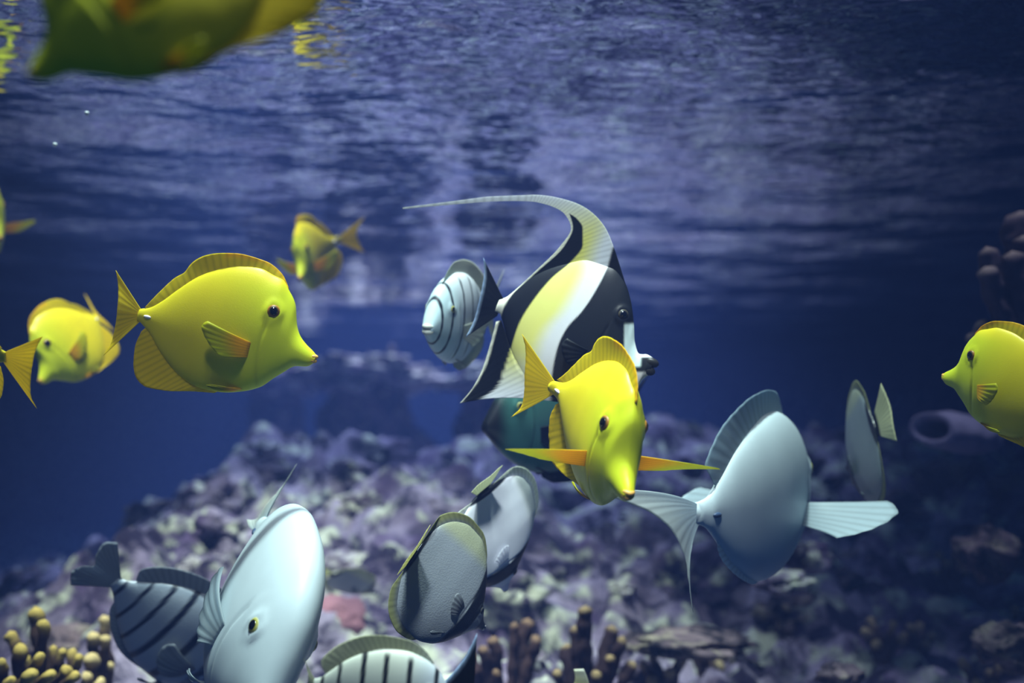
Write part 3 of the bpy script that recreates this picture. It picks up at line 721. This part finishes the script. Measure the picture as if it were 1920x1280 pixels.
# a pale shelf rock standing far behind the fish on a foot coloured dark for the shade beneath
def shelf(px, py, D, w_, h_, seed, lab, foot):
    c = at(px, py, D); g = w_ / F * D
    t = bpy.data.objects.new('rock_shelf', None); COL.objects.link(t); t.location = c; tag(t, lab, 'rock')
    V, Fc = rock_mesh((g, g * 0.7, h_ / F * D), seed, 0.7, 5); mesh_obj('ledge', V, Fc, ROCKB, t)
    V, Fc = rock_mesh((g * 0.85, g * 0.5, foot), seed + 3, 0.5); V = [(v[0], v[1], v[2] - foot * 0.95) for v in V]; mesh_obj('foot', V, Fc, ROCKD, t)
shelf(690, 705, 4.7, 120, 34, 2.0, 'pale rock shelf seen dimly between the large tang and the convict tang', 0.40)
shelf(925, 715, 4.3, 95, 26, 6.0, 'pale rock shelf seen dimly behind the convict tang and moorish idol', 0.40)
shelf(520, 712, 5.4, 70, 26, 11.0, 'small dim rock shelf behind the snout of the large tang', 0.40)

# ------------------------------------------------------------------ corals
CORAL = skin_mat('coral', 0.85, 0.1, 0.5, 220)
def tube(path, rad, n=14, seed=0.0, tipc=(0.7, 0.6, 0.3), basec=(0.1, 0.06, 0.05), tipf=0.15, knob=0.30):
    P = resample(np.array(path, float), 30); r = np.interp(np.linspace(0, 1, 30), np.linspace(0, 1, len(rad)), rad)
    V, Cc = [], []
    T = np.gradient(P, axis=0)
    u = np.linspace(0, 1, 30)
    u_len = np.r_[0, np.cumsum(np.linalg.norm(np.diff(P, axis=0), axis=1))]; rem = u_len[-1] - u_len
    for i in range(30):
        t = Vector(T[i]).normalized(); a = t.orthogonal().normalized(); b = t.cross(a)
        rr = r[i] * math.sqrt(max(0.0, 1 - max(0, 1 - rem[i] / r[i]) ** 2)) if r[i] > 0 else 0
        rr = max(rr, 1e-4)
        for j in range(n):
            th = 2 * math.pi * j / n; d = a * math.cos(th) + b * math.sin(th)
            p = Vector(P[i]); k = 1 + knob * noise.noise((p + d * r[i]) * 60 + Vector((seed, 0, 0))) * 2
            V.append(p + d * rr * k)
            f = max(0, min(1, 1 - rem[i] / (tipf * u_len[-1]))) ; f = f * f * (3 - 2 * f)
            Cc.append(np.array(basec) * (1 - f) + np.array(tipc) * f)
    Fc = [(i * n + j, i * n + (j + 1) % n, (i + 1) * n + (j + 1) % n, (i + 1) * n + j) for i in range(29) for j in range(n)]
    Fc += [tuple(range(n - 1, -1, -1)), tuple(29 * n + j for j in range(n))]
    return V, Fc, Cc
def coral(name, label, base, tips, D, tipc, basec, tipf=0.2, part='branch'):
    """base and tips in photo positions; each tip is (px, py, dD, radius px)"""
    t = bpy.data.objects.new(name, None); COL.objects.link(t); B = at(*base, D); t.location = B; tag(t, label, 'coral')
    V, Fc = rock_mesh((0.035 * D, 0.03 * D, 0.02 * D), base[0], 0.4, 3); mesh_obj('base', V, Fc, CORAL, t, [basec] * len(V))
    for k, (px, py, dD, r) in enumerate(tips):
        Tp = at(px, py, D + dD) - B; rr = r / F * (D + dD)
        q = Vector(((px - base[0]) / F * D * 0.55, dD * 0.6, Tp.z * 0.35))
        V, Fc, Cc = tube([(0, 0, 0), tuple(q), tuple(q.lerp(Tp, 0.5) + Vector((0, 0, 0.1 * rr))), tuple(Tp)], [rr * 1.15, rr * 1.0, rr * 1.0, rr], seed=k * 3.1, tipc=tipc, basec=basec, tipf=tipf)
        mesh_obj(part, V, Fc, CORAL, t, Cc)
YT, BR = (0.50, 0.36, 0.10), (0.05, 0.028, 0.02)
coral('finger_coral', 'brown finger coral with yellow tips in the bottom left corner', (75, 1330),
    [(66, 1136, 0.02, 13), (84, 1160, -0.03, 10), (18, 1182, 0.04, 13), (36, 1205, -0.05, 12), (4, 1235, -0.08, 11), (100, 1208, 0.03, 8), (118, 1214, 0.0, 9), (138, 1214, 0.05, 9),
     (153, 1226, -0.02, 10), (20, 1270, -0.12, 10), (62, 1262, -0.14, 12), (98, 1262, -0.12, 12), (128, 1250, -0.06, 11), (48, 1228, 0.0, 11), (148, 1262, -0.08, 10), (80, 1225, -0.1, 9)], 1.42, YT, BR)
coral('finger_coral', 'knobbly brown coral with pale tips touching the grey barred fish', (188, 1330),
    [(172, 1183, 0.0, 11), (194, 1152, 0.04, 11), (198, 1190, -0.02, 9), (176, 1225, -0.05, 12), (205, 1240, 0.0, 12), (165, 1262, -0.06, 11), (190, 1275, -0.08, 12)], 1.56, (0.60, 0.45, 0.22), BR)
coral('finger_coral', 'brown upright coral fingers with small bright tips at the bottom centre', (1095, 1350),
    [(1098, 1135, 0, 13), (1078, 1172, 0.03, 10), (1062, 1206, 0.05, 14), (1150, 1172, 0.06, 13), (1168, 1192, 0, 11), (1042, 1258, -0.1, 9), (1120, 1258, -0.1, 10), (1145, 1228, -0.05, 12), (1190, 1240, 0, 12)], 1.62, (0.40, 0.28, 0.14), (0.035, 0.02, 0.025), 0.06)
coral('finger_coral', 'short brown coral stubs at the bottom beside the pale lavender rock', (945, 1350),
    [(925, 1192, 0, 12), (966, 1165, 0.03, 9), (990, 1158, 0.05, 13), (905, 1210, -0.03, 12), (1008, 1190, 0.0, 12), (930, 1255, -0.1, 9), (880, 1225, 0, 14)], 1.66, (0.26, 0.16, 0.10), (0.05, 0.028, 0.03), 0.08)
coral('knob_coral', 'thick knobbly grey coral branch reaching in from the right edge', (1925, 690),
    [(1850, 462, 0.0, 17), (1846, 500, -0.03, 19), (1915, 395, 0.04, 26), (1898, 470, -0.02, 20), (1922, 440, 0.0, 22), (1885, 540, 0.02, 26), (1834, 602, 0.0, 21), (1816, 628, -0.02, 15), (1880, 595, 0.03, 26)], 1.55, (0.36, 0.27, 0.24), (0.07, 0.05, 0.07), 0.06)
for k in range(8):
    px, D = STUBS[k]
    b = on_reef(px, D); t = bpy.data.objects.new('stub_coral', None); COL.objects.link(t); t.location = b
    tag(t, 'small stubby brown coral growing on the dark right side of the slope', 'coral', 'stub corals on the dark right slope')
    for q in range(6):
        a = q * 1.05 + k; d = Vector((math.cos(a) * 0.035, math.sin(a) * 0.03, 0.05 + 0.02 * math.sin(q * 2.3 + k)))
        V, Fc, Cc = tube([(0, 0, -0.02), tuple(d * 0.5), tuple(d)], [0.010, 0.009, 0.008], seed=q + k, tipc=(0.45, 0.34, 0.20), basec=(0.09, 0.06, 0.06), tipf=0.3)
        mesh_obj('branch', V, Fc, CORAL, t, Cc)

def tube_sponge():
    c = at(1765, 812, 1.9)
    prof = [(-0.10, 0.0), (-0.09, 0.03), (0.02, 0.040), (0.085, 0.034), (0.10, 0.030), (0.095, 0.022), (0.06, 0.018), (0.0, 0.014), (-0.02, 0.0)]
    V, n = [], 40
    P = resample(np.array(prof), 44)
    for (x, r) in P:
        for j in range(n):
            th = 2 * math.pi * j / n; k = 1 + 0.10 * noise.noise(Vector((x * 30, math.cos(th) * 1.5, math.sin(th) * 1.5)))
            V.append((-x, math.cos(th) * r * k * 1.3, math.sin(th) * r * k * 0.85))
    Fc = [(i * n + j, i * n + (j + 1) % n, (i + 1) * n + (j + 1) % n, (i + 1) * n + j) for i in range(43) for j in range(n)]
    m_ = plain_mat('sponge', (0.30, 0.26, 0.42), 0.9, 0.1)
    o = mesh_obj('tube_sponge', V, Fc, m_); o.location = c + Vector((0.03, 0, 0)); o.rotation_euler = (R(8), R(4), R(42))
    tag(o, 'lavender tube sponge with a dark oval opening below the right-hand yellow tang', 'sponge')
tube_sponge()
V, Fc = rock_mesh((0.062, 0.055, 0.05), 4.4, 0.12); o = mesh_obj('dome_coral', V, Fc, plain_mat('pink_coral', (0.42, 0.20, 0.25), 0.9, 0.1)); o.location = at(630, 1168, 1.95)
tag(o, 'smooth pinkish dome coral right of the big pale surgeonfish', 'coral')

BUB = plain_mat('speck', (0.8, 0.9, 0.95), 0.1, 1.0)
for k, (px, py, D, r, lab) in enumerate([(50, 130, 0.47, 4, 'tiny bright speck in the water at the snout of the big shadowed tang'),
        (163, 212, 0.9, 4, 'tiny bright speck in the water below the big shadowed tang'),
        (103, 271, 0.9, 4, 'tiny faint speck in the water near the left edge, lowest of three')]):
    Ve, Fe = ICO[3]; o = mesh_obj('water_speck', [v * (r / F * D) for v in Ve], Fe, BUB); o.location = at(px, py, D); tag(o, lab, 'speck')
